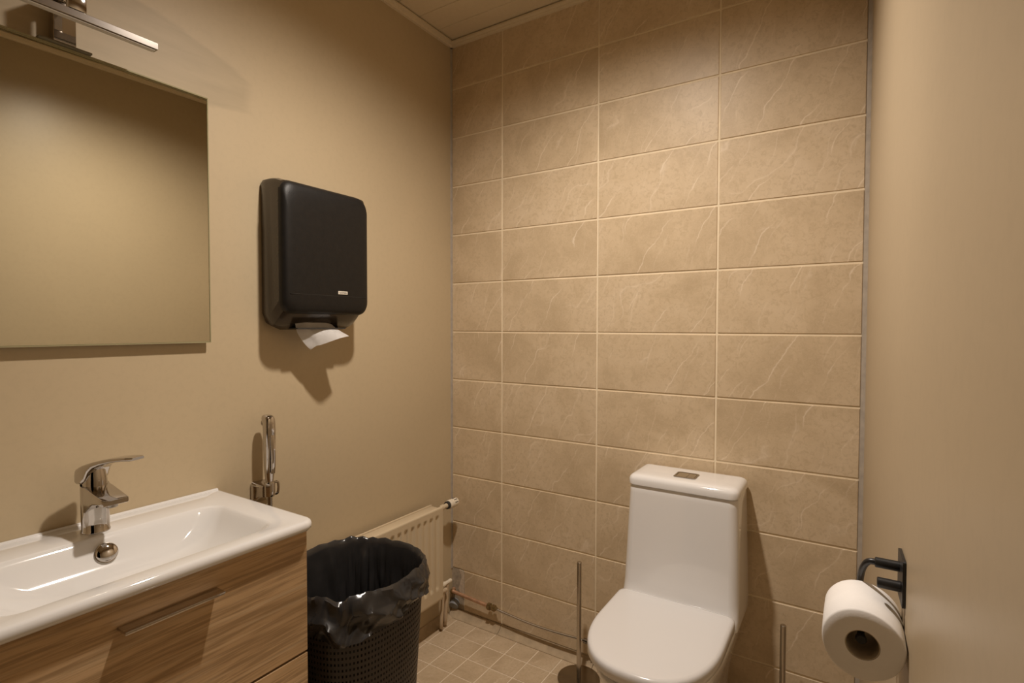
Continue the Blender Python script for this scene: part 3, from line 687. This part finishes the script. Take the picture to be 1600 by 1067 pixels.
# ---------------------------------------------------------------- waste bin with bag
BC = Vector((.290, -.779, 0)); BHX, BHY, BZ = .171, .174, .550
def sup(th, hx, hy, p=2.7):
    c, s = math.cos(th), math.sin(th)
    return Vector((hx*math.copysign(abs(c)**(2/p), c), hy*math.copysign(abs(s)**(2/p), s), 0))
def bin_():
    e = thing('waste_bin', 'tall black perforated plastic bin between vanity and radiator', 'bin', (BC.x, BC.y, 0))
    NT_, NZ = 124, 37
    bm = bmesh.new()
    # even spacing round the outline
    fine = [sup(2*PI*k/4000, 1, BHY/BHX) for k in range(4001)]; L = [0]
    for a, b in zip(fine, fine[1:]): L.append(L[-1]+(b-a).length)
    def at(q):
        q = (q % 1.0)*L[-1]; lo, hi = 0, 4000
        while hi-lo > 1:
            m_ = (lo+hi)//2
            if L[m_] <= q: lo = m_
            else: hi = m_
        return 2*PI*lo/4000
    def pt(q, z):
        f = .82+.18*(z/BZ); return BC + sup(at(q), BHX*f, BHY*f) + Vector((0, 0, z))
    ths = [at(k/NT_) for k in range(NT_)]
    zs = [.004+(BZ-.004)*i_/NZ for i_ in range(NZ+1)]
    V = [[bm.verts.new(pt(k/NT_, z)) for k in range(NT_)] for z in zs]
    for i_ in range(NZ):
        for k in range(NT_):
            o4 = (V[i_][k], V[i_][(k+1) % NT_], V[i_+1][(k+1) % NT_], V[i_+1][k])
            if 3 <= i_ < NZ-4:          # a punched hole in each cell
                zc, hz = (zs[i_]+zs[i_+1])/2, .0031
                q0, q1 = (k+.28)/NT_, (k+.72)/NT_
                i4 = [bm.verts.new(pt(q, z)) for q, z in ((q0, zc-hz), (q1, zc-hz), (q1, zc+hz), (q0, zc+hz))]
                for a in range(4): bm.faces.new((o4[a], o4[(a+1) % 4], i4[(a+1) % 4], i4[a]))
            else: bm.faces.new(o4)
    obj('body', bm, 'bin_plastic', e, ang=60)
    bm = bmesh.new(); loft(bm, [[BC+sup(t_, BHX*.82*q, BHY*.82*q)+Vector((0, 0, z)) for t_ in ths] for q, z in ((.98, .001), (1, .001), (1.0, .006), (.97, .006))]); obj('base', bm, 'bin_plastic', e)
    bm = bmesh.new(); S = []
    for q, z in ((.985, -.012), (1.012, -.012), (1.018, -.006), (1.018, -.001), (1.012, .002), (.985, .002), (.985, -.006)): S.append([BC+sup(t_, BHX*q, BHY*q)+Vector((0, 0, BZ+z)) for t_ in ths])
    loft(bm, S, False, False); obj('rim', bm, 'bin_plastic', e)
bin_()
def bag():
    N = 360; bm = bmesh.new(); R_ = []
    prof = []        # (scale, z offset from rim, wrinkle amount)
    for k in range(24): q = k/23; prof.append((.56+.385*q**.42, -.50+.47*q, .6))
    prof += [(.950, -.016, .4), (.962, -.002, .3), (.985, .010, .2), (1.012, .013, .2), (1.034, .008, .3), (1.044, -.003, .5), (1.048, -.016, .7)]
    for k in range(1, 12): prof.append((1.050+.006*k/11, -.016-.052*k/11, .7+.3*k/11))
    def fold(x):        # rounded ridge with sharp creases between
        return abs(2*(x-math.floor(x+.5)))
    def n3(p, f, o_): return noise.noise(Vector((p.x*f, p.y*f, p.z*f+o_)))
    for pi_, (sc, dz, am) in enumerate(prof):
        ring = []
        for k in range(N):
            th = 2*PI*k/N; base = sup(th, BHX, BHY); nrm = base.normalized()
            P_ = Vector((math.cos(th)*2.2, math.sin(th)*2.2, dz*2.0))
            front = max(0, math.cos(th+.9))            # towards the room
            if pi_ < 24:
                inw = (abs(n3(P_, 2.6, 3.1))*.034 + abs(n3(P_, 6.5, 9))*.012)*am*min(1, (24-pi_)/5+.15)
                off = -inw; zz = 0
            else:
                q = (pi_-24)/(len(prof)-25)
                Q = Vector((P_.x, P_.y, dz*9))
                tw = fold(th*1.55 + dz*17 + .9*n3(P_, .9, 2.0))      # broad slanting rolls of film
                tw2 = fold(th*3.9 - dz*24 + .6*n3(P_, 1.6, 6.0))
                off = (.013*tw**1.6 + .0055*tw2**2 + abs(n3(Q, 1.5, 4))*.010)*(.2+am)*(.45+.65*front)
                if pi_ < 28: off *= .35
                zz = (n3(P_, 1.3, 5)*.014 + .004)*(.4+front) + tw2*.005
                if q > .45: zz += n3(Vector((P_.x, P_.y, 0)), .9, 11)*.030*(q-.45)/.55
            sag = 0 if pi_ < 22 else (-.004 if pi_ < 30 else -.014)*front**2
            ring.append(BC + base*sc + nrm*off + Vector((0, 0, max(.03, BZ+.004+dz+zz+sag))))
        R_.append(ring)
    loft(bm, R_, True, False)
    tag(obj('bin_bag', bm, 'bag_film', ang=50), 'black plastic bag lining the bin, folded over its rim', 'bag')
bag()

# ---------------------------------------------------------------- toilet roll and holder
def roll_holder():
    yp, zp = -.885, .880; xw = rx(yp)
    e = thing('toilet_roll_holder', 'black metal toilet roll holder fixed to the plain right-hand wall', 'holder', (xw, yp, zp-.03))
    bm = bmesh.new()
    loft(bm, [[(rx(a)-q, a, b) for a, b in rrect(yp-.027, yp+.027, zp-.030, zp+.030, .003, 3)] for q in (.0004, .0038)]); obj('wall_plate', bm, 'black_metal', e)
    for dy, dz, ln in ((.010, .010, .030), (-.012, -.008, .028)):
        bm = bmesh.new(); lathe(bm, [(.0068, -.004), (.0068, -ln), (.0058, -ln-.001), (.0004, -ln-.001)], (xw, yp+dy, zp+dz), 'x', 18); obj('post', bm, 'black_metal', e)
    xr, zr = 1.424, .815
    bm = bmesh.new(); tube(bm, smooth_path([(xw-.028, yp+.010, zp+.010), (xw-.038, yp+.012, zp+.008), (xw-.044, yp+.022, zp-.006), (xw-.0465, yp+.040, zp-.030), (xr, yp+.052, zr+.020), (xr, yp+.050, zr+.006), (xr, yp+.042, zr+.001), (xr, yp+.02, zr), (xr, -.945, zr)], 6), .0042, 12); obj('arm', bm, 'black_metal', e)
    bm = bmesh.new(); lathe(bm, [(.0060, 0), (.0062, -.003), (.005, -.006), (.0004, -.006)], (xr, -.943, zr), 'y', 16); obj('end_knob', bm, 'black_metal', e)
roll_holder()
def toilet_roll():
    x, z, ya, yb, R0, r0 = 1.4255, .8090, -.950, -.856, .0445, .0175
    e = thing('toilet_roll', 'white toilet paper roll hanging on the black holder', 'toilet roll', (x, (ya+yb)/2, z-R0))
    bm = bmesh.new(); n = 64
    def ring(r, y, w=.0): return [(x+(r+w*math.sin(3*k*2*PI/n+1)+w*.6*math.sin(5*k*2*PI/n))*math.cos(2*PI*k/n), y, z+(r+w*math.sin(3*k*2*PI/n+1))*math.sin(2*PI*k/n)) for k in range(n)]
    loft(bm, [ring(r0+.0012, ya), ring(R0*.7, ya-.0004), ring(R0-.002, ya, .0004), ring(R0, ya+.002, .0006), ring(R0+.0004, (ya+yb)/2, .0006), ring(R0, yb-.002, .0006), ring(R0-.002, yb, .0004), ring(r0+.0012, yb), ring(r0+.0012, ya)], False, False)
    obj('paper', bm, 'paper', e, ang=50)
    bm = bmesh.new(); loft(bm, [ring(r0, ya+.001), ring(r0+.001, ya+.001), ring(r0+.001, yb-.001), ring(r0, yb-.001), ring(r0, ya+.001)], False, False); obj('core', bm, 'card', e, ang=50)
toilet_roll()
for o in bpy.data.objects:
    if '_o' in o: del o['_o']
